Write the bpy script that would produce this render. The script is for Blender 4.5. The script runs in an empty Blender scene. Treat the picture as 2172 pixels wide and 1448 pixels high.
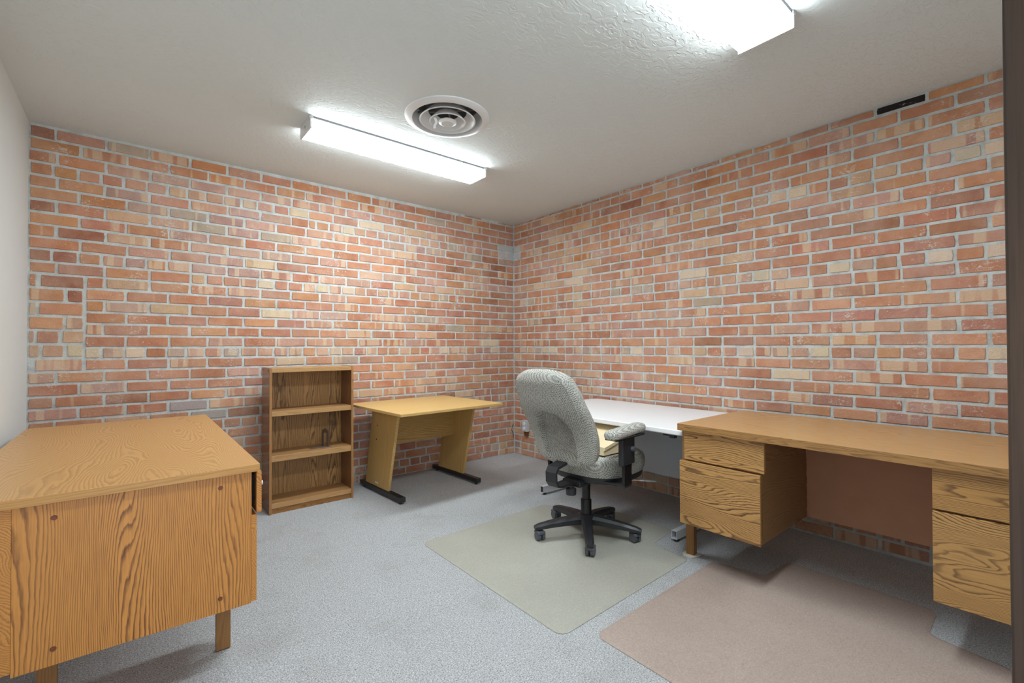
import bpy, bmesh, math, random
from mathutils import Vector, Matrix

random.seed(7)
S = bpy.context.scene
C = S.collection
PI = math.pi
H = 2.46                                    # ceiling height (m)
W, HH = 2172, 1448

# ------------------------------------------------------------------ camera
CAM_F, CAM_YAW, CAM_PITCH, CAM_ROLL = 978.59, 39.463, 0.638, -0.206
CAM_LOC = Vector((-3.1853, -3.8361, 1.1429))
_y, _t, _r = (math.radians(a) for a in (CAM_YAW, CAM_PITCH, CAM_ROLL))
FW = Vector((math.sin(_y) * math.cos(_t), math.cos(_y) * math.cos(_t), math.sin(_t)))
_rt = Vector((math.cos(_y), -math.sin(_y), 0))
_up = _rt.cross(FW)
RT = _rt * math.cos(_r) + _up * math.sin(_r)
UP = -_rt * math.sin(_r) + _up * math.cos(_r)
cam_d = bpy.data.cameras.new('camera')
cam_d.sensor_width = 36.0
cam_d.lens = CAM_F / W * 36.0
cam_d.clip_start = 0.02
cam = bpy.data.objects.new('camera', cam_d)
C.objects.link(cam)
cam.matrix_world = Matrix(((RT.x, UP.x, -FW.x, CAM_LOC.x), (RT.y, UP.y, -FW.y, CAM_LOC.y),
                           (RT.z, UP.z, -FW.z, CAM_LOC.z), (0, 0, 0, 1)))
S.camera = cam

# ------------------------------------------------------------------ world, exposure
world = bpy.data.worlds.new('world')
S.world = world
world.use_nodes = True
world.node_tree.nodes['Background'].inputs['Color'].default_value = (0.93, 0.97, 1.0, 1)
world.node_tree.nodes['Background'].inputs['Strength'].default_value = 1.0
LAMP = 9.0                                  # radiance of the fluorescent lenses
S.view_settings.view_transform = 'Standard'
S.view_settings.look = 'None'
S.view_settings.exposure = 2.15
S.view_settings.gamma = 1.0
S.view_settings.use_curve_mapping = False


# ------------------------------------------------------------------ colour and material helpers
def lin(c):
    c = c / 255.0
    return c / 12.92 if c <= 0.04045 else ((c + 0.055) / 1.055) ** 2.4


def rgb(r, g, b, a=1.0):
    return (lin(r), lin(g), lin(b), a)


class NT:
    def __init__(self, name):
        self.m = bpy.data.materials.new(name)
        self.m.use_nodes = True
        self.t = self.m.node_tree
        self.b = self.t.nodes['Principled BSDF']

    def n(self, typ, **kw):
        nd = self.t.nodes.new(typ)
        for k, v in kw.items():
            if k.startswith('i_'):
                nd.inputs[k[2:].replace('_', ' ')].default_value = v
            else:
                setattr(nd, k, v)
        return nd

    def l(self, a, b):
        self.t.links.new(a, b)

    def math(self, op, a, b=None, clamp=False):
        nd = self.n('ShaderNodeMath', operation=op, use_clamp=clamp)
        for i, v in enumerate((a, b)):
            if v is None:
                continue
            if isinstance(v, (int, float)):
                nd.inputs[i].default_value = v
            else:
                self.l(v, nd.inputs[i])
        return nd.outputs[0]

    def mix(self, fac, a, b, blend='MIX'):
        nd = self.n('ShaderNodeMix', data_type='RGBA', blend_type=blend)
        for i, v in ((0, fac), (6, a), (7, b)):
            if isinstance(v, (int, float, tuple)):
                nd.inputs[i].default_value = v
            else:
                self.l(v, nd.inputs[i])
        return nd.outputs[2]

    def noise(self, vec, scale, detail=2.0, rough=0.5, dist=0.0, dim='3D'):
        nd = self.n('ShaderNodeTexNoise', noise_dimensions=dim)
        nd.inputs['Scale'].default_value = scale
        nd.inputs['Detail'].default_value = detail
        nd.inputs['Roughness'].default_value = rough
        nd.inputs['Distortion'].default_value = dist
        if vec is not None:
            self.l(vec, nd.inputs['Vector'])
        return nd.outputs['Fac']

    def mapping(self, vec, scale=(1, 1, 1), loc=(0, 0, 0), rot=(0, 0, 0)):
        nd = self.n('ShaderNodeMapping')
        nd.inputs['Scale'].default_value = scale
        nd.inputs['Location'].default_value = loc
        nd.inputs['Rotation'].default_value = rot
        self.l(vec, nd.inputs['Vector'])
        return nd.outputs['Vector']

    def ramp(self, fac, stops, interp='LINEAR'):
        nd = self.n('ShaderNodeValToRGB')
        cr = nd.color_ramp
        cr.interpolation = interp
        while len(cr.elements) < len(stops):
            cr.elements.new(0.5)
        for e, (p, c) in zip(cr.elements, stops):
            e.position = p
            e.color = c if isinstance(c, tuple) else (c, c, c, 1)
        self.l(fac, nd.inputs['Fac'])
        return nd.outputs['Color']

    def bump(self, height, strength=0.5, dist=0.01):
        nd = self.n('ShaderNodeBump')
        nd.inputs['Strength'].default_value = strength
        nd.inputs['Distance'].default_value = dist
        self.l(height, nd.inputs['Height'])
        self.l(nd.outputs['Normal'], self.b.inputs['Normal'])

    def obj_co(self):
        return self.n('ShaderNodeTexCoord').outputs['Object']

    def pos(self):
        return self.n('ShaderNodeNewGeometry').outputs['Position']

    def set(self, color=None, rough=None, metal=None, spec=None):
        for k, v in (('Base Color', color), ('Roughness', rough), ('Metallic', metal), ('Specular IOR Level', spec)):
            if v is None:
                continue
            if isinstance(v, (int, float, tuple)):
                self.b.inputs[k].default_value = v
            else:
                self.l(v, self.b.inputs[k])
        return self.m


def plain(name, col, rough=0.5, metal=0.0, bump=None, var=0.06):
    t = NT(name)
    co = t.obj_co()
    n = t.noise(co, 9.0, 4.0)
    c = t.mix(n, tuple(x * (1 - var) for x in col[:3]) + (1,), tuple(min(1, x * (1 + var)) for x in col[:3]) + (1,))
    t.set(c, rough, metal)
    if bump:
        t.bump(t.noise(co, bump[0], 2.0), bump[1], bump[2])
    return t.m


def oak(name, light, dark, axis, across=7.0, along=0.8, rings=26.0, line=0.75, rough=0.42, seed=0.0, streak=0.3, gap=0.5, straight=90.0):
    """veneer: growth rings run straight along the grain and are bent into cathedrals by a stretched noise"""
    t = NT(name)
    co = t.obj_co()
    sc = [across] * 3
    sc['xyz'.index(axis)] = along
    v = t.mapping(co, tuple(sc), (seed, seed * 1.7, seed * 0.6))
    n = t.noise(v, 1.0, 1.6, 0.38, 0.15)
    dv = [straight, straight * 0.93, straight * 1.07]
    dv['xyz'.index(axis)] = 0.0
    dot = t.n('ShaderNodeVectorMath', operation='DOT_PRODUCT')
    t.l(co, dot.inputs[0])
    dot.inputs[1].default_value = tuple(dv)
    sc4 = [70.0] * 3
    sc4['xyz'.index(axis)] = 14.0
    wob = t.noise(t.mapping(co, tuple(sc4)), 1.0, 2.0, 0.5)
    ph = t.math('ADD', t.math('ADD', t.math('MULTIPLY', n, rings), dot.outputs['Value']), t.math('MULTIPLY', wob, 0.9))
    f = t.math('FRACT', ph)
    ring = t.ramp(f, [(0.0, 1.0), (0.16, 0.72), (gap, 0.14), (0.86, 0.02), (1.0, 0.9)])
    sc2 = [260.0] * 3
    sc2['xyz'.index(axis)] = 9.0
    st = t.noise(t.mapping(co, tuple(sc2)), 1.0, 2.0, 0.6)
    sc3 = [5.0] * 3
    sc3['xyz'.index(axis)] = 1.0
    broad = t.noise(t.mapping(co, tuple(sc3), (seed + 3, 0, 0)), 1.0, 2.0)
    amp = t.math('MULTIPLY', ring, t.math('ADD', t.math('MULTIPLY', broad, 0.9), 0.25))
    fac = t.math('MULTIPLY', amp, line, True)
    fac = t.math('ADD', fac, t.math('MULTIPLY', t.math('SUBTRACT', st, 0.5), streak * 2.2), True)
    base = t.mix(broad, tuple(x * 0.9 for x in light[:3]) + (1,), tuple(min(1, x * 1.1) for x in light[:3]) + (1,))
    t.set(t.mix(fac, base, dark), rough)
    t.bump(st, 0.12, 0.001)
    return t.m


# ------------------------------------------------------------------ geometry helpers
def link(o, parent=None):
    C.objects.link(o)
    if parent is not None:
        o.parent = parent
    return o


def origin(parent):
    p = Vector((0, 0, 0))
    while parent is not None:
        p = p + parent.location
        parent = parent.parent
    return p


def mesh(name, verts, faces, mat, parent=None, smooth=False, local=False):
    """verts in world coordinates unless local; they are stored relative to the parent"""
    off = Vector((0, 0, 0)) if (local or parent is None) else origin(parent)
    me = bpy.data.meshes.new(name)
    me.from_pydata([tuple(Vector(v) - off) for v in verts], [], faces)
    me.update()
    if mat is not None:
        me.materials.append(mat)
    if smooth:
        me.polygons.foreach_set('use_smooth', [True] * len(me.polygons))
    return link(bpy.data.objects.new(name, me), parent)


def bm_obj(name, bm, mat, parent=None, smooth=False, local=False):
    off = Vector((0, 0, 0)) if (local or parent is None) else origin(parent)
    bmesh.ops.recalc_face_normals(bm, faces=bm.faces)
    if off.length:
        bmesh.ops.translate(bm, verts=bm.verts, vec=-off)
    me = bpy.data.meshes.new(name)
    bm.to_mesh(me)
    bm.free()
    if mat is not None:
        me.materials.append(mat)
    if smooth:
        me.polygons.foreach_set('use_smooth', [True] * len(me.polygons))
        me.set_sharp_from_angle(angle=math.radians(38))
    return link(bpy.data.objects.new(name, me), parent)


def add_box(bm, x0, x1, y0, y1, z0, z1, bev=0.0, seg=2, rot=None, piv=None):
    r = bmesh.ops.create_cube(bm, size=1.0)
    vs = r['verts']
    for v in vs:
        v.co = Vector((x0 + (v.co.x + 0.5) * (x1 - x0), y0 + (v.co.y + 0.5) * (y1 - y0), z0 + (v.co.z + 0.5) * (z1 - z0)))
    if rot is not None:
        bmesh.ops.rotate(bm, verts=vs, cent=piv or (0, 0, 0), matrix=rot)
    if bev > 0:
        es = list({e for v in vs for e in v.link_edges})
        bmesh.ops.bevel(bm, geom=es, offset=bev, segments=seg, profile=0.6, affect='EDGES')


def box(name, x0, x1, y0, y1, z0, z1, mat, parent=None, bev=0.0015, seg=2, local=False, rot=None, piv=None):
    bm = bmesh.new()
    add_box(bm, min(x0, x1), max(x0, x1), min(y0, y1), max(y0, y1), min(z0, z1), max(z0, z1), bev, seg, rot, piv)
    return bm_obj(name, bm, mat, parent, local=local)


def prism_pts(pts, z0, z1, inset=0.0, ztop=None):
    """polygon extruded from z0 to z1; returns verts, faces"""
    n = len(pts)
    v = [(x, y, z0) for x, y in pts] + [(x, y, z1) for x, y in pts]
    f = [tuple(range(n))[::-1], tuple(range(n, 2 * n))]
    f += [(i, (i + 1) % n, n + (i + 1) % n, n + i) for i in range(n)]
    return v, f


def round_poly(pts, r, seg=5):
    out = []
    n = len(pts)
    for i in range(n):
        p0, p1, p2 = (Vector(pts[i - 1]), Vector(pts[i]), Vector(pts[(i + 1) % n]))
        a, b = (p0 - p1).normalized(), (p2 - p1).normalized()
        ang = a.angle(b)
        d = min(r / math.tan(ang / 2), (p0 - p1).length * 0.45, (p2 - p1).length * 0.45)
        rr = d * math.tan(ang / 2)
        cdir = (a + b).normalized()
        cen = p1 + cdir * (rr / math.sin(ang / 2))
        s, e = p1 + a * d - cen, p1 + b * d - cen
        th = s.angle_signed(e) if s.length and e.length else 0
        for k in range(seg + 1):
            q = s.copy()
            q.rotate(Matrix.Rotation(-th * k / seg, 2))
            out.append((cen.x + q.x, cen.y + q.y))
    return out


def add_lathe(bm, prof, cx, cy, seg=40, axis='z'):
    rings = []
    for r, z in prof:
        rings.append([bm.verts.new((cx + r * math.cos(2 * PI * k / seg), cy + r * math.sin(2 * PI * k / seg), z)) for k in range(seg)])
    for a, b in zip(rings, rings[1:]):
        for k in range(seg):
            bm.faces.new((a[k], a[(k + 1) % seg], b[(k + 1) % seg], b[k]))
    return rings


def lathe(name, prof, cx, cy, mat, parent=None, seg=40, cap0=True, cap1=True, local=False, smooth=True):
    bm = bmesh.new()
    r = add_lathe(bm, prof, cx, cy, seg)
    if cap0:
        bm.faces.new(r[0])
    if cap1:
        bm.faces.new(r[-1])
    return bm_obj(name, bm, mat, parent, smooth, local)


def add_tube(bm, pts, rad, seg=8, flat=1.0):
    """tube along a polyline"""
    pts = [Vector(p) for p in pts]
    rings = []
    for i, p in enumerate(pts):
        d = (pts[min(i + 1, len(pts) - 1)] - pts[max(i - 1, 0)]).normalized()
        u = d.cross(Vector((0, 0, 1)))
        if u.length < 1e-3:
            u = d.cross(Vector((1, 0, 0)))
        u.normalize()
        w = u.cross(d)
        r = rad[i] if isinstance(rad, (list, tuple)) else rad
        rings.append([bm.verts.new(p + u * (r * math.cos(2 * PI * k / seg)) + w * (r * flat * math.sin(2 * PI * k / seg))) for k in range(seg)])
    for a, b in zip(rings, rings[1:]):
        for k in range(seg):
            bm.faces.new((a[k], a[(k + 1) % seg], b[(k + 1) % seg], b[k]))
    bm.faces.new(rings[0])
    bm.faces.new(rings[-1])


def tube(name, pts, rad, mat, parent=None, seg=8, flat=1.0, local=False):
    bm = bmesh.new()
    add_tube(bm, pts, rad, seg, flat)
    return bm_obj(name, bm, mat, parent, True, local)


def thing(name, label, cat, loc=(0, 0, 0), rotz=0.0, group=None):
    o = bpy.data.objects.new(name, None)
    o.empty_display_size = 0.1
    o.location = loc
    o.rotation_euler = (0, 0, rotz)
    o['label'] = label
    o['category'] = cat
    if group:
        o['group'] = group
    return link(o)


def tag(o, label, cat, group=None):
    o['label'] = label
    o['category'] = cat
    if group:
        o['group'] = group
    return o


def struct(o, label=None):
    o['kind'] = 'structure'
    if label:
        o['label'] = label
    return o


# ------------------------------------------------------------------ materials
def mat_mortar():
    t = NT('mortar')
    co = t.pos()
    n = t.noise(co, 14.0, 5.0, 0.65)
    c = t.ramp(n, [(0.25, rgb(172, 175, 174)), (0.5, rgb(206, 209, 207)), (0.75, rgb(224, 226, 224))])
    t.set(c, 0.95)
    t.bump(t.noise(co, 90.0, 5.0, 0.7), 0.9, 0.006)
    return t.m


def mat_brick():
    t = NT('brick_clay')
    co = t.pos()
    at = t.n('ShaderNodeAttribute', attribute_name='tint')
    col = at.outputs['Color']
    band = at.outputs['Alpha']
    # soft blotches of lighter and darker firing, lime haze over larger areas
    n1 = t.noise(co, 9.0, 4.0, 0.6, 0.4)
    c = t.mix(t.ramp(n1, [(0.32, 0.0), (0.68, 1.0)]), t.mix(0.24, col, rgb(140, 80, 56)), t.mix(0.26, col, rgb(222, 178, 142)))
    c = t.mix(t.math('MULTIPLY', band, 12.0, True), col, c)
    hz = t.noise(co, 3.4, 4.0, 0.62)
    c = t.mix(t.math('MULTIPLY', t.math('MULTIPLY', t.ramp(hz, [(0.46, 0.0), (0.66, 1.0)]), 0.32), t.math('MULTIPLY', band, 12.0, True)), c, rgb(212, 184, 170))
    # upright pale bands on some bricks (salt streaks)
    rn = t.n('ShaderNodeAttribute', attribute_name='rnd').outputs['Fac']
    cv = t.n('ShaderNodeCombineXYZ')
    for i_ in range(3):
        t.l(t.math('MULTIPLY', rn, (37.0, 53.0, 11.0)[i_]), cv.inputs[i_])
    va = t.n('ShaderNodeVectorMath', operation='ADD')
    t.l(co, va.inputs[0])
    t.l(cv.outputs[0], va.inputs[1])
    bx = t.noise(t.mapping(va.outputs[0], (19.0, 19.0, 1.2)), 1.0, 1.0, 0.4)
    bm_ = t.ramp(t.math('ADD', bx, t.math('MULTIPLY', t.math('SUBTRACT', band, 0.5), 0.34)), [(0.57, 0.0), (0.62, 1.0)])
    c = t.mix(t.math('MULTIPLY', bm_, 0.55), c, rgb(222, 196, 166))
    # lime smears and scratches
    n2 = t.noise(t.mapping(co, (1, 1, 1.6)), 46.0, 6.0, 0.78, 1.3)
    reg = t.noise(co, 5.5, 3.0)
    sm = t.ramp(t.math('ADD', n2, t.math('MULTIPLY', t.math('SUBTRACT', reg, 0.56), 0.5)), [(0.575, 0.0), (0.635, 1.0)])
    c = t.mix(t.math('MULTIPLY', sm, 0.7), c, rgb(218, 212, 203))
    n3 = t.noise(co, 160.0, 3.0, 0.6)
    c = t.mix(t.math('MULTIPLY', t.ramp(n3, [(0.25, 1.0), (0.42, 0.0)]), 0.35), c, rgb(92, 52, 38))
    t.set(c, 0.88)
    hgt = t.math('ADD', t.math('MULTIPLY', t.noise(co, 70.0, 4.0, 0.65), 1.0), t.math('MULTIPLY', n3, 0.3))
    t.bump(hgt, 0.6, 0.005)
    return t.m


def mat_ceiling():
    t = NT('ceiling_knockdown')
    co = t.pos()
    v = t.mapping(co, (1.0, 1.7, 1.0), rot=(0, 0, math.radians(25)))
    n = t.noise(v, 17.0, 3.0, 0.5, 1.2)
    patch = t.noise(co, 2.0, 2.0)
    h = t.math('MULTIPLY', t.ramp(n, [(0.47, 0.0), (0.53, 1.0)]), t.ramp(patch, [(0.36, 0.2), (0.56, 1.0)]))
    t.set(rgb(220, 226, 226), 0.75)
    t.bump(h, 0.42, 0.006)
    return t.m


def mat_carpet():
    t = NT('carpet')
    co = t.pos()
    f1 = t.noise(co, 210.0, 2.0, 0.6, 0.6)
    f2 = t.noise(co, 480.0, 1.0, 0.5)
    sp = t.math('ADD', t.math('MULTIPLY', f1, 0.65), t.math('MULTIPLY', f2, 0.35))
    c = t.ramp(sp, [(0.34, rgb(108, 109, 112)), (0.46, rgb(172, 173, 176)), (0.56, rgb(203, 204, 206)), (0.68, rgb(236, 237, 238))])
    st = t.noise(co, 3.1, 4.0, 0.6)
    c = t.mix(t.math('MULTIPLY', t.ramp(st, [(0.52, 0.0), (0.75, 1.0)]), 0.28), c, rgb(138, 130, 118))
    t.set(c, 0.98, spec=0.1)
    t.bump(f1, 0.8, 0.005)
    return t.m


def mat_mat(name, c0, c1, spot):
    t = NT(name)
    co = t.obj_co()
    n = t.noise(co, 3.2, 4.0, 0.6)
    f = t.noise(t.mapping(co, (1, 1.6, 1)), 130.0, 3.0, 0.65, 0.8)
    c = t.mix(n, c0, c1)
    c = t.mix(t.math('MULTIPLY', t.ramp(f, [(0.3, 1.0), (0.5, 0.0)]), 0.35), c, spot)
    c = t.mix(t.math('MULTIPLY', t.ramp(f, [(0.52, 0.0), (0.72, 1.0)]), 0.25), c, tuple(min(1, x * 1.5) for x in c1[:3]) + (1,))
    t.set(c, 0.62, spec=0.25)
    t.bump(f, 0.1, 0.001)
    return t.m


def mat_fabric(name, light, dark, dirt_shade):
    t = NT(name)
    co = t.obj_co()
    ck = t.n('ShaderNodeTexChecker')
    ck.inputs['Scale'].default_value = 190.0
    t.l(t.mapping(co, (1, 1, 1), rot=(0.35, 0.5, 0.3)), ck.inputs['Vector'])
    n = t.noise(co, 230.0, 2.0, 0.6)
    k = t.math('ADD', t.math('MULTIPLY', ck.outputs['Fac'], 0.34), t.math('MULTIPLY', n, 0.75), True)
    c = t.ramp(k, [(0.30, dark), (0.62, light), (0.9, tuple(min(1, x * 1.25) for x in light[:3]) + (1,))])
    at = t.n('ShaderNodeAttribute', attribute_name='soil_shade')  # soiled fabric, plus painted shade in the backrest hollow
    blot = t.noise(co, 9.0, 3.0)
    c = t.mix(t.math('MULTIPLY', at.outputs['Fac'], t.math('ADD', blot, 0.25), True), c, dirt_shade)
    t.set(c, 0.95, spec=0.15)
    t.bump(k, 0.45, 0.002)
    return t.m


def mat_walnut():
    t = NT('walnut_veneer')
    co = t.obj_co()
    a = t.noise(t.mapping(co, (20, 20, 1.1)), 1.0, 3.0, 0.55, 0.5)
    b = t.noise(t.mapping(co, (300, 300, 9)), 1.0, 2.0, 0.6)
    c = t.ramp(a, [(0.3, rgb(32, 22, 16)), (0.5, rgb(58, 42, 32)), (0.7, rgb(84, 63, 48))])
    c = t.mix(t.math('MULTIPLY', t.ramp(b, [(0.3, 1.0), (0.5, 0.0)]), 0.4), c, rgb(26, 18, 13))
    t.set(c, 0.4)
    return t.m


M = {}
M['mortar'] = mat_mortar()
M['brick'] = mat_brick()
M['ceiling'] = mat_ceiling()
M['carpet'] = mat_carpet()
M['wall_paint'] = plain('wall_paint', rgb(226, 230, 229), 0.8, bump=(60.0, 0.15, 0.002), var=0.02)
M['walnut'] = mat_walnut()
M['mat_olive'] = mat_mat('mat_olive', rgb(164, 162, 152), rgb(184, 182, 172), rgb(142, 139, 128))
M['mat_brown'] = mat_mat('mat_brown', rgb(166, 148, 139), rgb(186, 168, 158), rgb(128, 110, 101))
M['fabric'] = mat_fabric('tweed', rgb(206, 205, 198), rgb(82, 80, 75), rgb(82, 72, 60))
M['black_plastic'] = plain('black_plastic', rgb(44, 45, 49), 0.42, bump=(300.0, 0.1, 0.001))
M['black_gloss'] = plain('black_gloss', rgb(24, 24, 26), 0.3)
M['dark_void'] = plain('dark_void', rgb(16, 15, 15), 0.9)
M['grey_plastic'] = plain('grey_plastic', rgb(84, 88, 96), 0.38)
M['white_lam'] = plain('white_laminate', rgb(244, 245, 248), 0.45, var=0.01)
M['grey_steel'] = plain('grey_steel', rgb(196, 199, 206), 0.45, 0.0, var=0.03)
M['chrome'] = plain('satin_aluminium', rgb(222, 224, 228), 0.35, 0.15, var=0.03)
M['white_metal'] = plain('white_enamel', rgb(226, 227, 228), 0.35, var=0.01)
M['grey_enamel'] = plain('grey_enamel', rgb(176, 177, 178), 0.38, var=0.02)
M['pan_grey'] = plain('pan_grey', rgb(104, 105, 107), 0.6, var=0.02)
M['duct'] = plain('galvanised_duct', rgb(120, 120, 122), 0.5, 0.3)
M['cream_plastic'] = plain('cream_plastic', rgb(228, 222, 206), 0.5, var=0.02)
M['hardboard'] = plain('hardboard', rgb(192, 142, 112), 0.7, bump=(200.0, 0.2, 0.001), var=0.12)
M['pine'] = oak('pine_ply', rgb(246, 226, 188), rgb(222, 190, 140), 'x', 6.0, 0.9, 12.0, 0.45, 0.6, 4.0, 0.15)
M['plug'] = plain('wood_plug', rgb(112, 62, 34), 0.5)
M['bookend'] = plain('bookend_steel', rgb(120, 104, 92), 0.35, 0.4)
HONEY, HONEY_D = rgb(210, 160, 98), rgb(150, 102, 54)
AMBER, AMBER_D = rgb(202, 138, 66), rgb(100, 54, 26)
OAK, OAK_D = rgb(200, 152, 92), rgb(80, 50, 29)
M['honey_top'] = oak('honey_oak_top', HONEY, HONEY_D, 'y', 5.0, 1.1, 40.0, 0.7, 0.34, 1.3, 0.14, 0.5, 70.0)
M['honey_edge'] = oak('honey_oak_edge', rgb(196, 146, 82), HONEY_D, 'x', 14, 0.5, 24.0, 0.8, 0.42, 2.0, 0.2)
M['amber_z'] = oak('amber_oak_upright', AMBER, AMBER_D, 'z', 6.0, 1.0, 30.0, 1.1, 0.4, 5.1, 0.34, 0.38, 150.0)
M['amber_y'] = oak('amber_oak_level', AMBER, AMBER_D, 'y', 8, 0.9, 24.0, 0.8, 0.42, 6.0, 0.3)
M['leg_oak'] = oak('leg_oak', rgb(142, 100, 52), rgb(92, 60, 30), 'z', 14, 1.2, 14.0, 0.5, 0.5, 3.0, 0.3)
M['desk_top'] = oak('brown_oak_top', rgb(198, 152, 96), rgb(134, 94, 58), 'y', 8.0, 0.7, 30.0, 0.6, 0.26, 8.2, 0.22)
M['desk_edge'] = oak('brown_oak_edge', rgb(176, 130, 76), rgb(84, 54, 30), 'y', 26, 1.4, 18.0, 0.95, 0.45, 9.5, 0.25)
M['drawer_a'] = oak('drawer_oak_a', OAK, OAK_D, 'y', 9.0, 1.6, 30.0, 1.15, 0.42, 12.4, 0.32, 0.36)
M['drawer_b'] = oak('drawer_oak_b', OAK, OAK_D, 'y', 8.0, 1.5, 26.0, 1.15, 0.42, 17.9, 0.32, 0.36)
M['drawer_c'] = oak('drawer_oak_c', rgb(196, 146, 84), OAK_D, 'y', 10.0, 1.3, 28.0, 1.1, 0.42, 23.0, 0.32, 0.36)
M['desk_side'] = oak('desk_side_oak', rgb(156, 118, 78), rgb(92, 64, 42), 'x', 8.0, 1.4, 24.0, 0.8, 0.42, 15.0, 0.3)
M['case_side'] = oak('case_side_oak', rgb(132, 90, 60), rgb(84, 54, 36), 'z', 10.0, 0.8, 18.0, 0.6, 0.22, 2.2, 0.25)
M['case_edge'] = oak('case_edge_oak', rgb(192, 148, 96), rgb(124, 86, 50), 'x', 22.0, 1.0, 16.0, 0.6, 0.42, 3.7, 0.2)
M['case_stile'] = oak('case_stile_oak', rgb(170, 122, 70), rgb(104, 68, 36), 'z', 22.0, 1.0, 16.0, 0.6, 0.42, 3.9, 0.2)
M['case_back'] = oak('case_back_oak', rgb(178, 134, 80), rgb(72, 46, 26), 'z', 10.0, 0.6, 22.0, 1.2, 0.5, 7.7, 0.3, 0.45, 75.0)
M['case_shelf'] = oak('case_shelf_oak', rgb(172, 128, 82), rgb(100, 68, 42), 'x', 12.0, 0.9, 20.0, 0.7, 0.4, 5.7, 0.25)
M['case_kick'] = oak('case_kick_oak', rgb(168, 116, 60), rgb(72, 44, 22), 'x', 16.0, 2.2, 22.0, 1.0, 0.45, 6.9, 0.25)
M['ash_top'] = oak('ash_laminate_top', rgb(222, 184, 118), rgb(196, 152, 88), 'x', 7.0, 0.7, 18.0, 0.45, 0.4, 3.3, 0.14)
M['ash_leg'] = oak('ash_laminate_leg', rgb(206, 168, 104), rgb(168, 124, 66), 'z', 8.0, 0.7, 22.0, 0.6, 0.45, 4.6, 0.16)
M['ash_panel'] = oak('ash_laminate_panel', rgb(192, 154, 92), rgb(126, 90, 48), 'x', 7.0, 0.9, 16.0, 0.9, 0.45, 11.2, 0.14)

t = NT('lamp_lens')
t.set(rgb(240, 240, 240), 0.4)
t.b.inputs['Emission Color'].default_value = (0.87, 0.965, 1.0, 1)
t.b.inputs['Emission Strength'].default_value = LAMP
M['lens'] = t.m
t = NT('lamp_lens_side')
t.set(rgb(240, 240, 240), 0.4)
t.b.inputs['Emission Color'].default_value = (0.87, 0.965, 1.0, 1)
t.b.inputs['Emission Strength'].default_value = LAMP * 0.52
M['lens_side'] = t.m

# ------------------------------------------------------------------ room shell
XL, YF = -3.655, -4.65                      # left wall, wall behind the camera
RX, RY = 0.0, 0.0                           # brick faces: right wall x = 0, back wall y = 0
struct(box('floor', XL - 0.12, 0.12, YF - 1.2, 0.12, -0.1, 0.0, M['carpet'], bev=0), 'grey speckled loop carpet')
VX, VY, VR = -1.79, -1.565, 0.242
bmc = bmesh.new()
cx0, cx1, cy0, cy1 = XL - 0.12, 0.12, YF - 0.12, 0.12
NC = 64
circ, sq = [], []
for k in range(NC):
    a = 2 * PI * (k + 0.5) / NC
    c_, s_ = math.cos(a), math.sin(a)
    m = 0.3 / max(abs(c_), abs(s_))
    circ.append(bmc.verts.new((VX + VR * 0.84 * c_, VY + VR * 0.84 * s_, H)))
    sq.append((VX + m * c_, VY + m * s_))
sqv = [bmc.verts.new((x, y, H)) for x, y in sq]
for k in range(NC):
    bmc.faces.new((circ[k], circ[(k + 1) % NC], sqv[(k + 1) % NC], sqv[k]))
e0, e1, f0, f1 = VX - 0.3, VX + 0.3, VY - 0.3, VY + 0.3
for xa, xb, ya, yb in ((cx0, cx1, cy0, f0), (cx0, cx1, f1, cy1), (cx0, e0, f0, f1), (e1, cx1, f0, f1)):
    bmc.faces.new([bmc.verts.new(q) for q in ((xa, ya, H), (xb, ya, H), (xb, yb, H), (xa, yb, H))])
for k in range(4):                            # corners left over between the square and its chamfers
    a, b = sqv[NC // 8 - 1 + k * NC // 4], sqv[NC // 8 + k * NC // 4]
    q = ((e1, f1), (e0, f1), (e0, f0), (e1, f0))[k]
    bmc.faces.new((a, b, bmc.verts.new((q[0], q[1], H))))
up = [bmc.verts.new(q) for q in ((cx0, cy0, H + 0.14), (cx1, cy0, H + 0.14), (cx1, cy1, H + 0.14), (cx0, cy1, H + 0.14))]
lo = [bmc.verts.new(q) for q in ((cx0, cy0, H), (cx1, cy0, H), (cx1, cy1, H), (cx0, cy1, H))]
bmc.faces.new(up)
for k in range(4):
    bmc.faces.new((lo[k], lo[(k + 1) % 4], up[(k + 1) % 4], up[k]))
struct(bm_obj('ceiling', bmc, M['ceiling']), 'off white knockdown textured ceiling')
struct(box('wall_left', XL - 0.12, XL, YF - 0.12, 0.13, 0, H, M['wall_paint'], bev=0), 'plain off white painted wall')
wf = bmesh.new()
DX0, DX1, DH = -3.50, -2.60, 2.06
add_box(wf, XL, DX0, YF - 0.12, YF, 0, H)
add_box(wf, DX1, 0.0, YF - 0.12, YF, 0, H)
add_box(wf, DX0, DX1, YF - 0.12, YF, DH, H)
struct(bm_obj('wall_front', wf, M['wall_paint']), 'painted wall with the doorway behind the camera')
MORT = 0.0055
wall_back = struct(box('wall_back', XL, 0.13, MORT, 0.13, 0, H, M['mortar'], bev=0), 'old red brick wall with pale mortar and header courses')
wall_right = struct(box('wall_right', MORT, 0.13, YF - 0.12, MORT, 0, H, M['mortar'], bev=0), 'old red brick wall with pale mortar beside the long desk')

# ------------------------------------------------------------------ bricks
JT = 0.0126
JV = 0.0108
PAL = {
    'red': (188, 126, 98), 'orange': (200, 142, 107), 'pink': (195, 150, 131), 'rose': (180, 128, 109), 'dark': (156, 100, 78),
    'tan': (206, 170, 140), 'cream': (216, 200, 176), 'grey': (176, 162, 148), 'mauve': (181, 148, 137), 'mort': (194, 196, 196),
    'black': (22, 21, 20), 'amber': (194, 130, 86), 'umber': (128, 80, 62),
}


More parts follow.
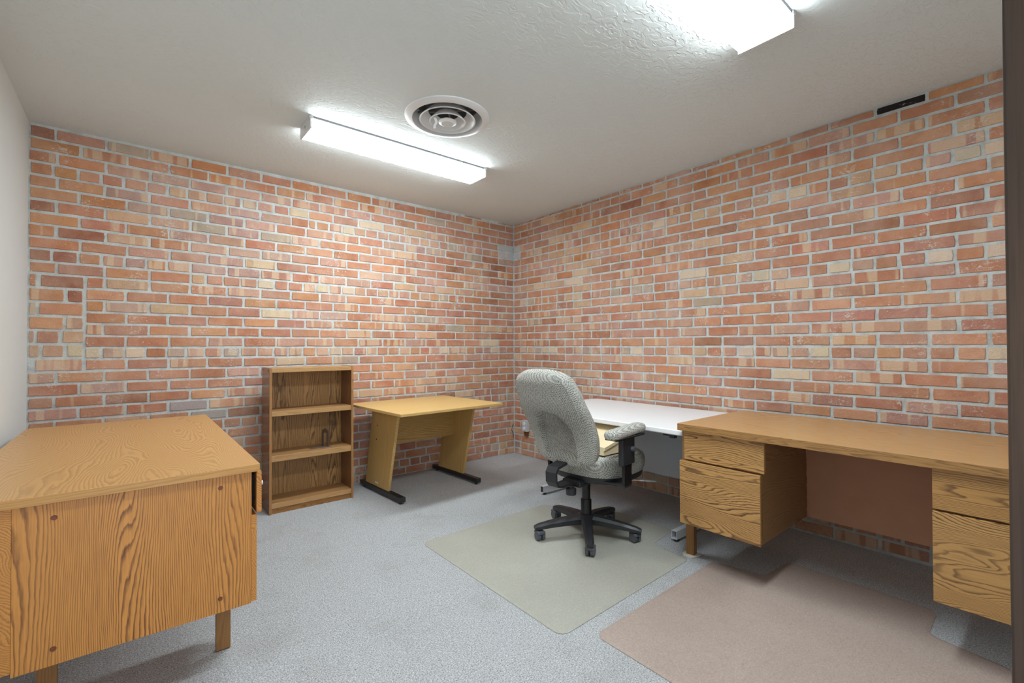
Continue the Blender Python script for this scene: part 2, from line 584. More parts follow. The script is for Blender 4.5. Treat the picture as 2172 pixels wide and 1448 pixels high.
def pick(ws):
    r = random.random() * sum(w for _, w in ws)
    for k, w in ws:
        r -= w
        if r <= 0:
            return k
    return ws[0][0]


def brick_tint(wall, s, z, header, row):
    """s = distance from the room corner"""
    w = dict(red=38, orange=24, pink=16, rose=14, dark=2, tan=5, cream=1, grey=1, mauve=1)
    if header:
        w = dict(red=18, orange=14, pink=20, rose=8, tan=18, cream=13, grey=7, mauve=6)
    if wall == 'A':
        if 2.3 < s < 3.35 and 1.62 < z < 2.3:
            w = dict(red=10, orange=8, pink=34, rose=16, mauve=26, tan=8, grey=6)
        if s > 3.28 and z > 1.4:
            w = dict(red=20, orange=14, dark=24, amber=30, rose=10)
        if s < 1.6 and 2.0 < z < 2.24:
            w = dict(pink=30, rose=12, mauve=12, tan=20, cream=12, grey=14, red=12)
        if z > 2.28 and s < 3.28:
            w = dict(red=26, orange=22, rose=14, grey=10, amber=18, pink=10)
        if z < 0.75:
            w = dict(red=44, orange=16, rose=20, dark=8, tan=6, grey=5)
        if s < 0.4 and z > 1.5:
            w = dict(red=26, rose=24, dark=18, mauve=10, amber=10)
    else:
        if z > 2.1:
            w = dict(red=28, orange=26, amber=22, rose=14, pink=12, dark=2)
        if header and z > 2.0:
            w = dict(pink=26, tan=28, cream=20, orange=16, rose=10)
        if s < 1.3 and 1.7 < z < 2.3:
            w = dict(orange=20, tan=22, pink=20, rose=14, amber=14, cream=6, grey=4)
    k = pick(list(w.items()))
    j = [random.uniform(-9, 9) for _ in range(3)]
    com = random.uniform(-10, 10)
    c = [max(8, min(250, v + com + d * 0.5)) for v, d in zip(PAL[k], j)]
    band = 0.5
    if k in ('red', 'orange', 'rose', 'tan', 'amber'):
        r = random.random()
        band = 0.9 if r < 0.07 else (0.55 if r < 0.22 else 0.1)
    if k == 'dark':
        band = 0.1
    return k, tuple(lin(v) for v in c) + (band,)


def zc_A(n, x):
    t_ = -x / 3.655
    return 2.40 + 0.015 * t_ - (n - 1) * (0.0718 + 0.0006 * t_)


def zc_B(n, y):
    t_ = -y / 3.6
    return 2.40 - 0.028 * t_ - (n - 1) * (0.0718 - 0.0012 * t_)


def jointsA(kind):
    out = [0.0]
    if kind == 'P':
        k, x = 0, 0.105
        while x < 3.66:
            out.append(x)
            x += 0.2131 if k < 12 else 0.219
            k += 1
    elif kind == 'Q':
        k, x = 0, 0.21
        while x < 3.66:
            out.append(x)
            x += 0.2134 if k < 11 else 0.2195
            k += 1
    else:
        x = 0.1
        while x < 3.66:
            out.append(x)
            x += 0.1027 if x < 2.3 else 0.1085
    return out


def jointsB(kind):
    out = [0.0]
    x = {'P': 0.1086, 'Q': 0.2172, 'H': 0.1085}[kind]
    while x < 4.66:
        out.append(x)
        x += {'P': 0.2172, 'Q': 0.2172, 'H': 0.1083}[kind]
    return out


BR = {'A': [], 'B': []}                      # (s0, s1, zlo(s), zhi(s), tint, key)


def emit(wall, s0, s1, n, header, zfun, force=None, zoff=None):
    a, b = s0 + JV / 2 + random.uniform(-0.002, 0.003), s1 - JV / 2 + random.uniform(-0.003, 0.002)
    if b - a < 0.018:
        return
    mid = (a + b) / 2
    pitch = zfun(n, -mid) - zfun(n + 1, -mid)
    hh = (pitch - JT) / 2 + random.uniform(-0.0012, 0.0012)
    dz = random.uniform(-0.0012, 0.0012)
    lo = [zfun(n, -q) - hh + dz for q in (a, b)]
    hi = [zfun(n, -q) + hh + dz for q in (a, b)]
    hi = [min(v, H - 0.004) for v in hi]
    lo = [max(v, 0.006) for v in lo]
    if hi[0] - lo[0] < 0.012 or hi[1] - lo[1] < 0.012:
        return
    k, tint = brick_tint(wall, mid, (lo[0] + hi[0]) / 2, header, n)
    if force:
        k = force
        tint = tuple(lin(max(8, v + random.uniform(-6, 6))) for v in PAL[force]) + (0.0,)
    BR[wall].append((a, b, lo, hi, tint))


SEAM = 3.409
for n in range(0, 35):
    # back wall: the header courses step by one course where the wall was rebuilt
    segs = [(0.0, 3.655, 'P' if n % 2 else 'Q')]
    if n in (19, 26, 33):
        segs = [(0.0, 3.655, 'H')]
    if n == 5:
        segs = [(0.0, 2.109, 'H'), (2.109, 3.655, 'P')]
    if n == 4:
        segs = [(0.0, 2.109, 'Q'), (2.109, 3.655, 'H')]
    if n == 12:
        segs = [(0.0, 0.638, 'Q'), (0.638, 2.876, 'H'), (2.876, 3.655, 'P')]
    if n == 11:
        segs = [(0.0, 2.876, 'P'), (2.876, 3.655, 'H')]
    if 13 <= n <= 20:
        segs = [(s0, min(s1, SEAM), k) for s0, s1, k in segs]
    for s0, s1, kind in segs:
        js = [j + random.uniform(-0.004, 0.004) for j in jointsA(kind) if s0 + 0.055 < j < s1 - 0.055]
        js = [s0] + js + [s1]
        for u, v in zip(js, js[1:]):
            force = None
            if n in (4, 5) and v < 0.25:
                force = 'mort'
            if n in (23, 24, 25) and 2.72 < (u + v) / 2 < 2.95 and kind != 'H':
                force = 'grey' if n > 23 else None
            emit('A', u, v, n, kind == 'H', zc_A, force)
    # right wall
    kind = 'H' if n in (5, 12, 19, 26, 33) else ('Q' if n % 2 else 'P')
    js = [0.0] + [j + random.uniform(-0.004, 0.004) for j in jointsB(kind)[1:]] + [4.65]
    for u, v in zip(js, js[1:]):
        force = None
        if n == 0 and 3.2 < (u + v) / 2 < 3.4:
            force = 'black'
        if n in (4, 5) and v < 0.12:
            force = 'mort'
        emit('B', u, v, n, kind == 'H', zc_B, force)
# the rebuilt strip by the painted wall: seven thicker courses beside eight
zt = zc_A(13, -3.5) + 0.0365
zb = zc_A(20, -3.5) - 0.0365
ph = (zt - zb) / 7
PATCH = [[0.0, 0.2], [0.085, 0.0], [0.0, 0.205], [0.09, 0.0], [0.105, 0.21], [0.085, 0.19], [0.0, 0.215]]
for i in range(7):
    zf = (lambda n, x, _z=zt - (i + 0.5) * ph: _z - (n - 1) * ph)
    js = sorted({SEAM, 3.655} | {SEAM + q for q in PATCH[i] if q > 0})
    for u, v in zip(js, js[1:]):
        emit('A', u + 0.003, v, 1, (v - u) < 0.15, zf)


def project(p):
    d = Vector(p) - CAM_LOC
    z = d.dot(FW)
    if z < 0.05:
        return None
    return (W / 2 + CAM_F * d.dot(RT) / z, HH / 2 - CAM_F * d.dot(UP) / z)


def brick_geo(wall, b):
    """a worn brick: irregular outline, chamfered arris, 44 triangles"""
    s0, s1, lo, hi, tint = b
    L = s1 - s0
    out = []
    nseg = 3 if L > 0.14 else 2
    j = lambda a=0.0034: random.uniform(-a, a)
    c = 0.004
    for i in range(nseg + 1):
        f = i / nseg
        s = s0 + L * f + (c if i == 0 else -c if i == nseg else 0) * random.uniform(0.2, 1.2)
        out.append((s, lo[0] * (1 - f) + lo[1] * f + abs(j())))
    out.append((s1 - abs(j()), (lo[1] + hi[1]) / 2 + j(0.006)))
    for i in range(nseg, -1, -1):
        f = i / nseg
        s = s0 + L * f + (c if i == 0 else -c if i == nseg else 0) * random.uniform(0.2, 1.2)
        out.append((s, hi[0] * (1 - f) + hi[1] * f - abs(j())))
    out.append((s0 + abs(j()), (lo[0] + hi[0]) / 2 + j(0.006)))
    cs, cz = (s0 + s1) / 2, (lo[0] + hi[0] + lo[1] + hi[1]) / 4
    d = random.uniform(-0.0015, 0.0012)
    rings = []
    for inset, dep in ((0.0, 0.02), (0.0, 0.0022 + d), (0.0024, d)):
        ring = []
        for s, z in out:
            ds, dz = s - cs, z - cz
            ks = max(0.0, 1 - inset / max(abs(L / 2), 1e-4))
            kz = max(0.0, 1 - inset / max((hi[0] - lo[0]) / 2, 1e-4))
            ring.append((cs + ds * ks, cz + dz * kz, dep))
        rings.append(ring)
    n = len(out)
    vs = []
    for r in rings:
        for s, z, dep in r:
            vs.append((-s, dep, z) if wall == 'A' else (dep, -s, z))
    fs = []
    for r in range(2):
        for i in range(n):
            q = (r * n + i, r * n + (i + 1) % n, (r + 1) * n + (i + 1) % n, (r + 1) * n + i)
            fs.append(q if wall == 'B' else q)
    fs.append(tuple(2 * n + i for i in range(n)))
    cen = (-cs, 0.0, cz) if wall == 'A' else (0.0, -cs, cz)
    return vs, fs, cen


def finish_brick_mesh(name, vs, fs, tints, rnds):
    me = bpy.data.meshes.new(name)
    me.from_pydata(vs, [], fs)
    at = me.attributes.new('tint', 'FLOAT_COLOR', 'POINT')
    at.data.foreach_set('color', tints)
    at = me.attributes.new('rnd', 'FLOAT', 'POINT')
    at.data.foreach_set('value', rnds)
    me.materials.append(M['brick'])
    bm = bmesh.new()
    bm.from_mesh(me)
    bmesh.ops.recalc_face_normals(bm, faces=bm.faces)
    bm.to_mesh(me)
    bm.free()
    return me


for wall, parent in (('A', wall_back), ('B', wall_right)):
    def area(b):
        s0, s1, lo, hi, _ = b
        mk = (lambda s, z: (-s, 0, z)) if wall == 'A' else (lambda s, z: (0, -s, z))
        q = [project(mk(*p)) for p in ((s0, lo[0]), (s1, lo[1]), (s1, hi[1]), (s0, hi[0]))]
        if any(p is None for p in q):
            return 0
        cx, cy = sum(p[0] for p in q) / 4, sum(p[1] for p in q) / 4
        if not (20 < cx < 2128 and 0 < cy < HH):
            return 0
        # behind furniture: keep those for the joined remainder
        if wall == 'A' and ((cx < 450 and cy > 895) or (560 < cx < 745 and cy > 785)):
            return 0
        if wall == 'B' and ((cx > 1560 and cy > 880 + (cx - 1563) * 0.19) or (1110 < cx < 1250 and cy > 800) or (1250 < cx < 1560 and cy > 850)):
            return 0
        return abs(sum(q[i][0] * q[(i + 1) % 4][1] - q[(i + 1) % 4][0] * q[i][1] for i in range(4))) / 2
    order = sorted(BR[wall], key=lambda b: -area(b))
    big, rest = order[:300], order[300:]
    for b in big:
        vs, fs, cen = brick_geo(wall, b)
        vs = [(x - cen[0], y - cen[1], z - cen[2]) for x, y, z in vs]
        me = finish_brick_mesh('brick', vs, fs, [c for _ in vs for c in b[4]], [random.random()] * len(vs))
        o = bpy.data.objects.new('brick', me)
        o.location = cen
        link(o, parent)
    V, F, T, N_ = [], [], [], []
    for b in rest:
        vs, fs, cen = brick_geo(wall, b)
        k = len(V)
        V += vs
        F += [tuple(i + k for i in f) for f in fs]
        T += [c for _ in vs for c in b[4]]
        N_ += [random.random()] * len(vs)
    o = link(bpy.data.objects.new('remaining_bricks', finish_brick_mesh('remaining_bricks', V, F, T, N_)), parent)
    o['kind'] = 'stuff'

# ------------------------------------------------------------------ open door at the right edge of the view
door = struct(box('door_1', -2.62, -2.585, -4.64, -3.801, 0.008, 2.04, M['walnut'], bev=0.002), 'dark walnut veneer door standing open')
kn = bmesh.new()
add_tube(kn, [(-2.66, -3.87, 1.0), (-2.545, -3.87, 1.0)], 0.012, 10)
for sx in (-1, 1):
    bmesh.ops.create_uvsphere(kn, u_segments=14, v_segments=9, radius=0.027, matrix=Matrix.Translation((-2.6025 + sx * 0.068, -3.87, 1.0)))
bm_obj('door_knob', kn, M['chrome'], door, True)
for i, (x0, x1) in enumerate(((DX0, DX0 + 0.02), (DX1 - 0.02 + 0.02, DX1 + 0.04))):
    struct(box('trim_%d' % (i + 1), x0, x1, YF - 0.12, YF + 0.012, 0.0, DH, M['walnut'], bev=0.002), 'walnut door jamb behind the camera')


# ------------------------------------------------------------------ ceiling lights
def ceiling_light(label, y0, y1, x0=-2.412, x1=-1.178):
    t_ = thing('ceiling_light', label, 'ceiling light', ((x0 + x1) / 2, (y0 + y1) / 2, H), 0, 'wraparound fluorescent ceiling lights')
    ym = (y0 + y1) / 2
    ZB = H - 0.068
    box('housing', x0 + 0.004, x1 - 0.004, y0 + 0.002, y1 - 0.002, H - 0.013, H - 0.0005, M['pan_grey'], t_, 0.001)
    # lens: square trough of milky acrylic
    pr = [(y0 + 0.003, H - 0.0132), (y0 + 0.001, ZB + 0.008), (y0 + 0.006, ZB + 0.001), (y1 - 0.006, ZB + 0.001), (y1 - 0.001, ZB + 0.008), (y1 - 0.003, H - 0.0132)]
    bm = bmesh.new()
    a = [bm.verts.new((x0 + 0.009, y, z)) for y, z in pr]
    b = [bm.verts.new((x1 - 0.009, y, z)) for y, z in pr]
    for i in range(len(pr) - 1):
        bm.faces.new((a[i], a[i + 1], b[i + 1], b[i]))
    le = bm_obj('lens', bm, M['lens'], t_)
    le.data.materials.append(M['lens_side'])
    for p_ in le.data.polygons:
        p_.material_index = 1 if abs(p_.normal.y) > 0.8 else 0
    for xa, xb in ((x0, x0 + 0.0085), (x1 - 0.0085, x1)):
        ec = box('end_cap', xa, xb, y0 - 0.002, y1 + 0.002, ZB - 0.002, H - 0.0005, M['white_metal'], t_, 0.0012)
        xs = xa - 0.001 if xa == x0 else xb + 0.001
        bm = bmesh.new()
        bmesh.ops.create_cone(bm, cap_ends=True, segments=12, radius1=0.008, radius2=0.008, depth=0.002, matrix=Matrix.Translation((xs, (y0 + y1) / 2, ZB + 0.036)) @ Matrix.Rotation(PI / 2, 4, 'Y'))
        bm_obj('knockout', bm, M['grey_enamel'], ec)
        box('clip', (xa + xb) / 2 - 0.012, (xa + xb) / 2 + 0.012, y0 - 0.004, y0 + 0.001, H - 0.018, H - 0.004, M['grey_enamel'], ec, 0.001)
    return t_


ceiling_light('lit fluorescent ceiling light nearer the back wall, below the round vent in view', -1.105, -0.902)
ceiling_light('lit fluorescent ceiling light cut off by the top edge of the picture', -3.153, -2.940)

# ------------------------------------------------------------------ round air vent
vent = thing('ceiling_vent', 'round white air vent with concentric rings on the ceiling', 'air vent', (VX, VY, H))
lathe('flange', [(VR, H - 0.0005), (VR - 0.002, H - 0.006), (VR * 0.93, H - 0.013), (VR * 0.85, H - 0.017), (VR * 0.825, H - 0.017), (VR * 0.82, H - 0.013), (VR * 0.79, H + 0.03), (VR * 0.74, H + 0.075)], VX, VY, M['white_metal'], vent, 72, False, False)
lathe('duct', [(VR * 0.742, H + 0.07), (VR * 0.73, H + 0.125), (VR * 0.05, H + 0.126)], VX, VY, M['duct'], vent, 48, False, True)
for ro, ri, zo, zi in ((0.66, 0.45, -0.020, 0.030), (0.43, 0.26, -0.027, 0.018)):
    lathe('ring', [(VR * ri, H + zi), (VR * (ri * 0.7 + ro * 0.3), H + zi * 0.78 + zo * 0.22), (VR * (ri * 0.35 + ro * 0.65), H + zi * 0.35 + zo * 0.65), (VR * (ro - 0.03), H + zo + 0.001), (VR * ro, H + zo), (VR * ro, H + zo + 0.003),
                   (VR * (ri * 0.35 + ro * 0.65), H + zi * 0.35 + zo * 0.65 + 0.004), (VR * ri, H + zi + 0.003)],
          VX, VY, M['white_metal'], vent, 64, False, False)
lathe('centre_disc', [(VR * 0.10, H - 0.008), (VR * 0.21, H - 0.024), (VR * 0.215, H - 0.028), (VR * 0.16, H - 0.033), (VR * 0.145, H - 0.037), (VR * 0.135, H - 0.034), (VR * 0.02, H - 0.034)], VX, VY, M['white_metal'], vent, 48, True, True)
for k in range(4):
    m = Matrix.Rotation(PI / 4 + k * PI / 2, 3, 'Z')
    box('spoke', VX + 0.02, VX + 0.175, VY - 0.004, VY + 0.004, H + 0.034, H + 0.046, M['duct'], vent, 0, 1, False, m, (VX, VY, H))
rx, ry = VX - RT.x * 0.062 - FW.x * 0.05, VY - RT.y * 0.062 - FW.y * 0.05
bs = bmesh.new()
prev = None
for dr, dz in ((-0.004, 0.0), (0.004, -0.016), (0.006, -0.03), (-0.004, -0.046), (-0.004, -0.062)):
    q = []
    for w in (-0.0075, 0.0075):
        for th in (0.0, 0.0015):
            q.append(bs.verts.new((rx + RT.x * (dr + w) + FW.x * th, ry + RT.y * (dr + w) + FW.y * th, H - 0.022 + dz)))
    if prev:
        for a, b in ((0, 1), (1, 3), (3, 2), (2, 0)):
            bs.faces.new((prev[a], prev[b], q[b], q[a]))
    prev = q
bm_obj('ribbon', bs, M['white_lam'], vent)

# ------------------------------------------------------------------ floor mats
MAT_PTS = lambda x0, x1, xl, y0, y1, l0, l1: [(x0, y0), (x1, y0), (x1, l0), (xl, l0), (xl, l1), (x1, l1), (x1, y1), (x0, y1)]


def chair_mat(label, pts, mat, r=0.045):
    out = round_poly(pts, r, 6)
    n = len(out)
    # offset inwards for the sloped rim
    inn = []
    for i in range(n):
        a, b, c = Vector(out[i - 1]), Vector(out[i]), Vector(out[(i + 1) % n])
        d = (c - a).normalized()
        inn.append((b.x - d.y * 0.014, b.y + d.x * 0.014))
    v = [(x, y, 0.0008) for x, y in out] + [(x, y, 0.0022) for x, y in out] + [(x, y, 0.0055) for x, y in inn]
    bm = bmesh.new()
    vv = [bm.verts.new(p) for p in v]
    for i in range(n):
        k = (i + 1) % n
        bm.faces.new((vv[i], vv[k], vv[n + k], vv[n + i]))
        bm.faces.new((vv[n + i], vv[n + k], vv[2 * n + k], vv[2 * n + i]))
    bm.faces.new(vv[2 * n:])
    bm.faces.new(vv[:n][::-1])
    return tag(bm_obj('chair_mat', bm, mat), label, 'floor mat', 'lipped chair mats')


chair_mat('olive grey lipped chair mat under the office chair',
          [(-1.876, -2.548), (-0.876, -2.519), (-0.862, -2.285), (-0.590, -2.250), (-0.603, -1.640), (-0.86, -1.632), (-0.872, -1.391), (-1.878, -1.414)], M['mat_olive'])
chair_mat('brown tinted lipped chair mat in front of the long brown desk',
          [(-1.768, -3.77), (-0.795, -3.70), (-0.752, -3.463), (-0.513, -3.457), (-0.506, -2.872), (-0.760, -2.852), (-0.805, -2.612), (-1.768, -2.622)], M['mat_brown'])

# ------------------------------------------------------------------ desk by the painted wall
LX0, LX1, LY0, LY1 = -3.597, -2.836, -2.015, -0.455
ld = thing('writing_desk', 'honey oak desk with end panel and dark plugs against the painted wall', 'desk', ((LX0 + LX1) / 2, (LY0 + LY1) / 2, 0))
dt = box('desk_top', LX0, LX1, LY0, LY1, 0.709, 0.735, M['honey_top'], ld, 0.0015)
box('top_edge_band', LX0 + 0.001, LX1 - 0.001, LY0 - 0.0012, LY0 + 0.001, 0.7095, 0.7335, M['honey_edge'], dt, 0.0004, 1)
EP = -1.997
ep = box('end_panel', -3.437, -2.859, EP, EP + 0.02, 0.248, 0.7085, M['amber_z'], ld, 0.001)
for px, pz in ((-3.354, 0.663), (-2.952, 0.668), (-3.354, 0.294), (-2.952, 0.295)):
    bm = bmesh.new()
    bmesh.ops.create_cone(bm, cap_ends=True, segments=16, radius1=0.0075, radius2=0.006, depth=0.005,
                          matrix=Matrix.Translation((px, EP - 0.0015, pz)) @ Matrix.Rotation(PI / 2, 4, 'X'))
    bm_obj('plug', bm, M['plug'], ep, True)
box('back_panel', -3.460, -3.4372, EP - 0.001, -0.47, 0.26, 0.7085, M['amber_y'], ld, 0.001)
for ya, yb in ((EP + 0.0205, -1.60), (-0.91, -0.495)):
    box('pedestal', -3.438, -2.875, ya, yb, 0.262, 0.7085, M['amber_y'], ld, 0.001)
box('far_end_panel', -3.437, -2.859, -0.494, -0.474, 0.248, 0.7085, M['amber_z'], ld, 0.001)
for ya, yb, out in ((EP + 0.002, -1.602, 0.014), (-0.908, -0.476, 0.0)):
    d1 = box('drawer_front', -2.8575 + out, -2.8405 + out, ya, yb, 0.559, 0.703, M['amber_y'], ld, 0.002)
    bm = bmesh.new()
    bmesh.ops.create_cone(bm, cap_ends=True, segments=14, radius1=0.009, radius2=0.008, depth=0.008,
                          matrix=Matrix.Translation((-2.8365 + out, ya + 0.03, 0.655)) @ Matrix.Rotation(PI / 2, 4, 'Y'))
    bm_obj('lock', bm, M['chrome'], d1, True)
    if out:
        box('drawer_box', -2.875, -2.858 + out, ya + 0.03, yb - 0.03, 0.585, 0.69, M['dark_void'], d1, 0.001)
    box('drawer_front', -2.8588, -2.842, ya, yb, 0.252, 0.553, M['amber_y'], ld, 0.002)
for lx in (-2.938, -3.411):
    for ly in (-1.785, -0.70):
        box('leg', lx, lx + 0.047, ly, ly + 0.022, 0.004, 0.2615, M['leg_oak'], ld, 0.001)
        box('leg_glide', lx + 0.003, lx + 0.044, ly + 0.002, ly + 0.02, 0.0005, 0.0045, M['black_plastic'], ld, 0.0008)

# ------------------------------------------------------------------ bookcase
BX0, BX1, BY0, BY1, BH = -2.462, -1.882, -0.352, -0.125, 1.0
bc = thing('bookcase', 'low brown oak bookcase with three open shelves', 'bookcase', ((BX0 + BX1) / 2, (BY0 + BY1) / 2, 0))
ST = 0.017
for x0, x1 in ((BX0, BX0 + ST), (BX1 - ST, BX1)):
    s = box('side_panel', x0, x1, BY0 + 0.0015, BY1, 0.0005, BH, M['case_side'], bc, 0.001)
    box('front_edge', x0 + 0.0005, x1 - 0.0005, BY0, BY0 + 0.002, 0.001, BH - 0.001, M['case_stile'], s, 0.0005, 1)
    if x0 == BX0:
        for sz in (0.985, 0.69, 0.375, 0.055):
            for sy_ in (BY0 + 0.03, BY1 - 0.03):
                bm = bmesh.new()
                bmesh.ops.create_cone(bm, cap_ends=True, segments=10, radius1=0.004, radius2=0.004, depth=0.002,
                                      matrix=Matrix.Translation((BX0 - 0.0005, sy_, sz)) @ Matrix.Rotation(PI / 2, 4, 'Y'))
                bm_obj('screw', bm, M['dark_void'], s)
box('top_board', BX0 + ST, BX1 - ST, BY0 + 0.001, BY1, BH - 0.03, BH - 0.002, M['case_edge'], bc, 0.001)
for z0, z1 in ((0.668, 0.703), (0.357, 0.399), (0.038, 0.072)):
    sh = box('shelf', BX0 + ST, BX1 - ST, BY0 + 0.007, BY1 - 0.006, z0, z1, M['case_shelf'], bc, 0.001)
    box('shelf_edge', BX0 + ST, BX1 - ST, BY0 + 0.005, BY0 + 0.0072, z0 + 0.0005, z1 - 0.0005, M['case_edge'], sh, 0.0005, 1)
box('kick_board', BX0 + ST, BX1 - ST, BY0 + 0.012, BY0 + 0.026, 0.0005, 0.0378, M['case_kick'], bc, 0.001)
box('back_panel', BX0 + ST, BX1 - ST, BY1 - 0.006, BY1 - 0.001, 0.004, BH - 0.03, M['case_back'], bc, 0.0005)

# bookend: bent sheet steel, flat tongue plus arched upright
be = thing('bookend', 'small bent metal bookend standing on the middle shelf', 'bookend', (-2.09, -0.27, 0.3992))
th = 0.0015
box('foot', -2.175, -2.03, -0.305, -0.225, 0.3994, 0.3994 + th, M['bookend'], be, 0.0004, 1)
prof_o = [(-0.035, 0.0), (-0.035, 0.10)] + [(-0.035 * math.cos(a), 0.10 + 0.035 * math.sin(a)) for a in (0.5, 1.0, PI / 2, 2.14, 2.64)] + [(0.035, 0.10), (0.035, 0.0)]
prof_i = [(0.014, 0.0), (0.014, 0.09)] + [(0.014 * math.cos(a), 0.09 + 0.014 * math.sin(a)) for a in (0.5, 1.0, PI / 2, 2.14, 2.64)] + [(-0.014, 0.09), (-0.014, 0.0)]
bm = bmesh.new()
lay = []
for dx in (0.0, th):
    o_ = [bm.verts.new((-2.065 + dx - y * 0.42, -0.265 + y, 0.4009 + z)) for y, z in prof_o]
    i_ = [bm.verts.new((-2.065 + dx - y * 0.42, -0.265 + y, 0.4009 + z)) for y, z in prof_i[::-1]]
    lay.append((o_, i_))
for o_, i_ in lay:
    for k in range(len(o_) - 1):
        bm.faces.new((o_[k], o_[k + 1], i_[k + 1], i_[k]))
for w in (0, 1):
    for k in range(len(prof_o) - 1):
        bm.faces.new((lay[0][w][k], lay[0][w][k + 1], lay[1][w][k + 1], lay[1][w][k]))
bm_obj('upright', bm, M['bookend'], be)

# ------------------------------------------------------------------ light wood table
tb = thing('side_table', 'light ash table with slanted panel legs and black feet beside the bookcase', 'table', (-1.335, -0.475, 0), math.radians(3.6))
TW, TD = 0.465, 0.425
box('table_top', -TW, TW, -TD, TD, 0.664, 0.684, M['ash_top'], tb, 0.003, 2, True)
for sx_ in (-1, 1):
    xo = -0.345 if sx_ < 0 else 0.361
    bm = bmesh.new()
    ring = []
    for x in (xo - 0.011, xo + 0.011):
        ring.append([bm.verts.new((x, y, z)) for y, z in ((-0.035, 0.051), (0.335, 0.051), (0.21, 0.664), (-0.19, 0.664))])
    bm.faces.new(ring[0])
    bm.faces.new(ring[1])
    for i in range(4):
        bm.faces.new((ring[0][i], ring[0][(i + 1) % 4], ring[1][(i + 1) % 4], ring[1][i]))
    bmesh.ops.recalc_face_normals(bm, faces=bm.faces)
    bmesh.ops.bevel(bm, geom=bm.edges[:], offset=0.0015, segments=1, affect='EDGES')
    lg = bm_obj('leg_panel', bm, M['ash_leg'], tb, local=True)
    if sx_ < 0:
        for yy, zz in ((0.13, 0.53), (0.145, 0.42)):
            bm = bmesh.new()
            bmesh.ops.create_cone(bm, cap_ends=True, segments=10, radius1=0.005, radius2=0.005, depth=0.002,
                                  matrix=Matrix.Translation((xo - 0.0118, yy, zz)) @ Matrix.Rotation(PI / 2, 4, 'Y'))
            bm_obj('screw', bm, M['dark_void'], lg, local=True)
        box('maker_label', xo - 0.0119, xo - 0.0109, 0.12, 0.17, 0.075, 0.087, M['cream_plastic'], lg, 0.0002, 1, True)
    ft = box('foot', xo - 0.021, xo + 0.021, -0.235, 0.42, 0.016, 0.051, M['black_gloss'], tb, 0.003, 2, True)
    box('end_plug', xo - 0.022, xo + 0.022, -0.242, -0.23, 0.014, 0.052, M['black_plastic'], ft, 0.003, 2, True)
    lathe('glide', [(0.012, 0.0006), (0.012, 0.006), (0.005, 0.007), (0.005, 0.017)], xo, -0.205, M['black_plastic'], ft, 14, local=True)
    lathe('glide', [(0.012, 0.0006), (0.012, 0.006), (0.005, 0.007), (0.005, 0.017)], xo, 0.37, M['black_plastic'], ft, 14, local=True)
box('modesty_panel', -0.334, 0.35, 0.075, 0.093, 0.372, 0.664, M['ash_panel'], tb, 0.001, 2, True)

# ------------------------------------------------------------------ white computer desk
wd = thing('computer_desk', 'white laminate desk with rounded corners and grey modesty panel', 'desk', (-0.46, -1.80, 0))
WX0, WX1, WY0, WY1 = -0.893, -0.03, -2.495, -1.16
pts = round_poly([(WX0, WY0), (WX1, WY0), (WX1, WY1), (WX0, WY1)], 0.045, 6)
bm = bmesh.new()
n = len(pts)
rr = [bm.verts.new((x + (0.004 if z in (0.655, 0.685) else 0) * (0 if x > -0.4 else 1), y, z)) for z in (0.655, 0.66, 0.68, 0.685) for x, y in pts]
for k in range(3):
    for i in range(n):
        j = (i + 1) % n
        bm.faces.new((rr[k * n + i], rr[k * n + j], rr[(k + 1) * n + j], rr[(k + 1) * n + i]))
bm.faces.new(rr[:n][::-1])
bm.faces.new(rr[3 * n:])
bm_obj('desk_top', bm, M['white_lam'], wd)
box('modesty_panel', -0.305, -0.285, -2.33, -1.24, 0.237, 0.655, M['grey_steel'], wd, 0.003)
for yy in (-1.224, -2.348):
    bm = bmesh.new()
    # hollow rectangular tube foot
    x0, x1, z0, z1, w, wt = -0.742, -0.09, 0.018, 0.066, 0.017, 0.0025
    oa = [(yy - w, z0), (yy + w, z0), (yy + w, z1), (yy - w, z1)]
    ia = [(yy - w + wt, z0 + wt), (yy + w - wt, z0 + wt), (yy + w - wt, z1 - wt), (yy - w + wt, z1 - wt)]
    O0, O1 = [[bm.verts.new((x, a, b)) for a, b in oa] for x in (x0, x1)]
    I0, I1 = [[bm.verts.new((x, a, b)) for a, b in ia] for x in (x0, x1)]
    for i in range(4):
        j = (i + 1) % 4
        bm.faces.new((O0[i], O0[j], O1[j], O1[i]))
        bm.faces.new((I0[i], I0[j], I1[j], I1[i]))
        bm.faces.new((O0[i], O0[j], I0[j], I0[i]))
        bm.faces.new((O1[i], O1[j], I1[j], I1[i]))
    ft = bm_obj('foot', bm, M['chrome'], wd)
    if yy > -2:
        box('end_plug', x0 + 0.0005, x0 + 0.01, yy - w + wt, yy + w - wt, z0 + wt, z1 - wt, M['black_plastic'], ft, 0.0005, 1)
    for gx in (x0 + 0.03, x1 - 0.05):
        lathe('glide', [(0.014, 0.0006), (0.014, 0.009), (0.006, 0.01), (0.006, 0.019)], gx, yy, M['black_plastic'], ft, 14)
    box('upright', -0.36, -0.30, yy - 0.015, yy + 0.015, 0.066, 0.63, M['chrome'], wd, 0.002)
    box('support_arm', -0.82, -0.10, yy - 0.02, yy + 0.02, 0.63, 0.6548, M['black_plastic'], wd, 0.002)
box('bracket', -0.885, -0.855, -2.44, -2.41, 0.635, 0.6548, M['black_plastic'], wd, 0.002)

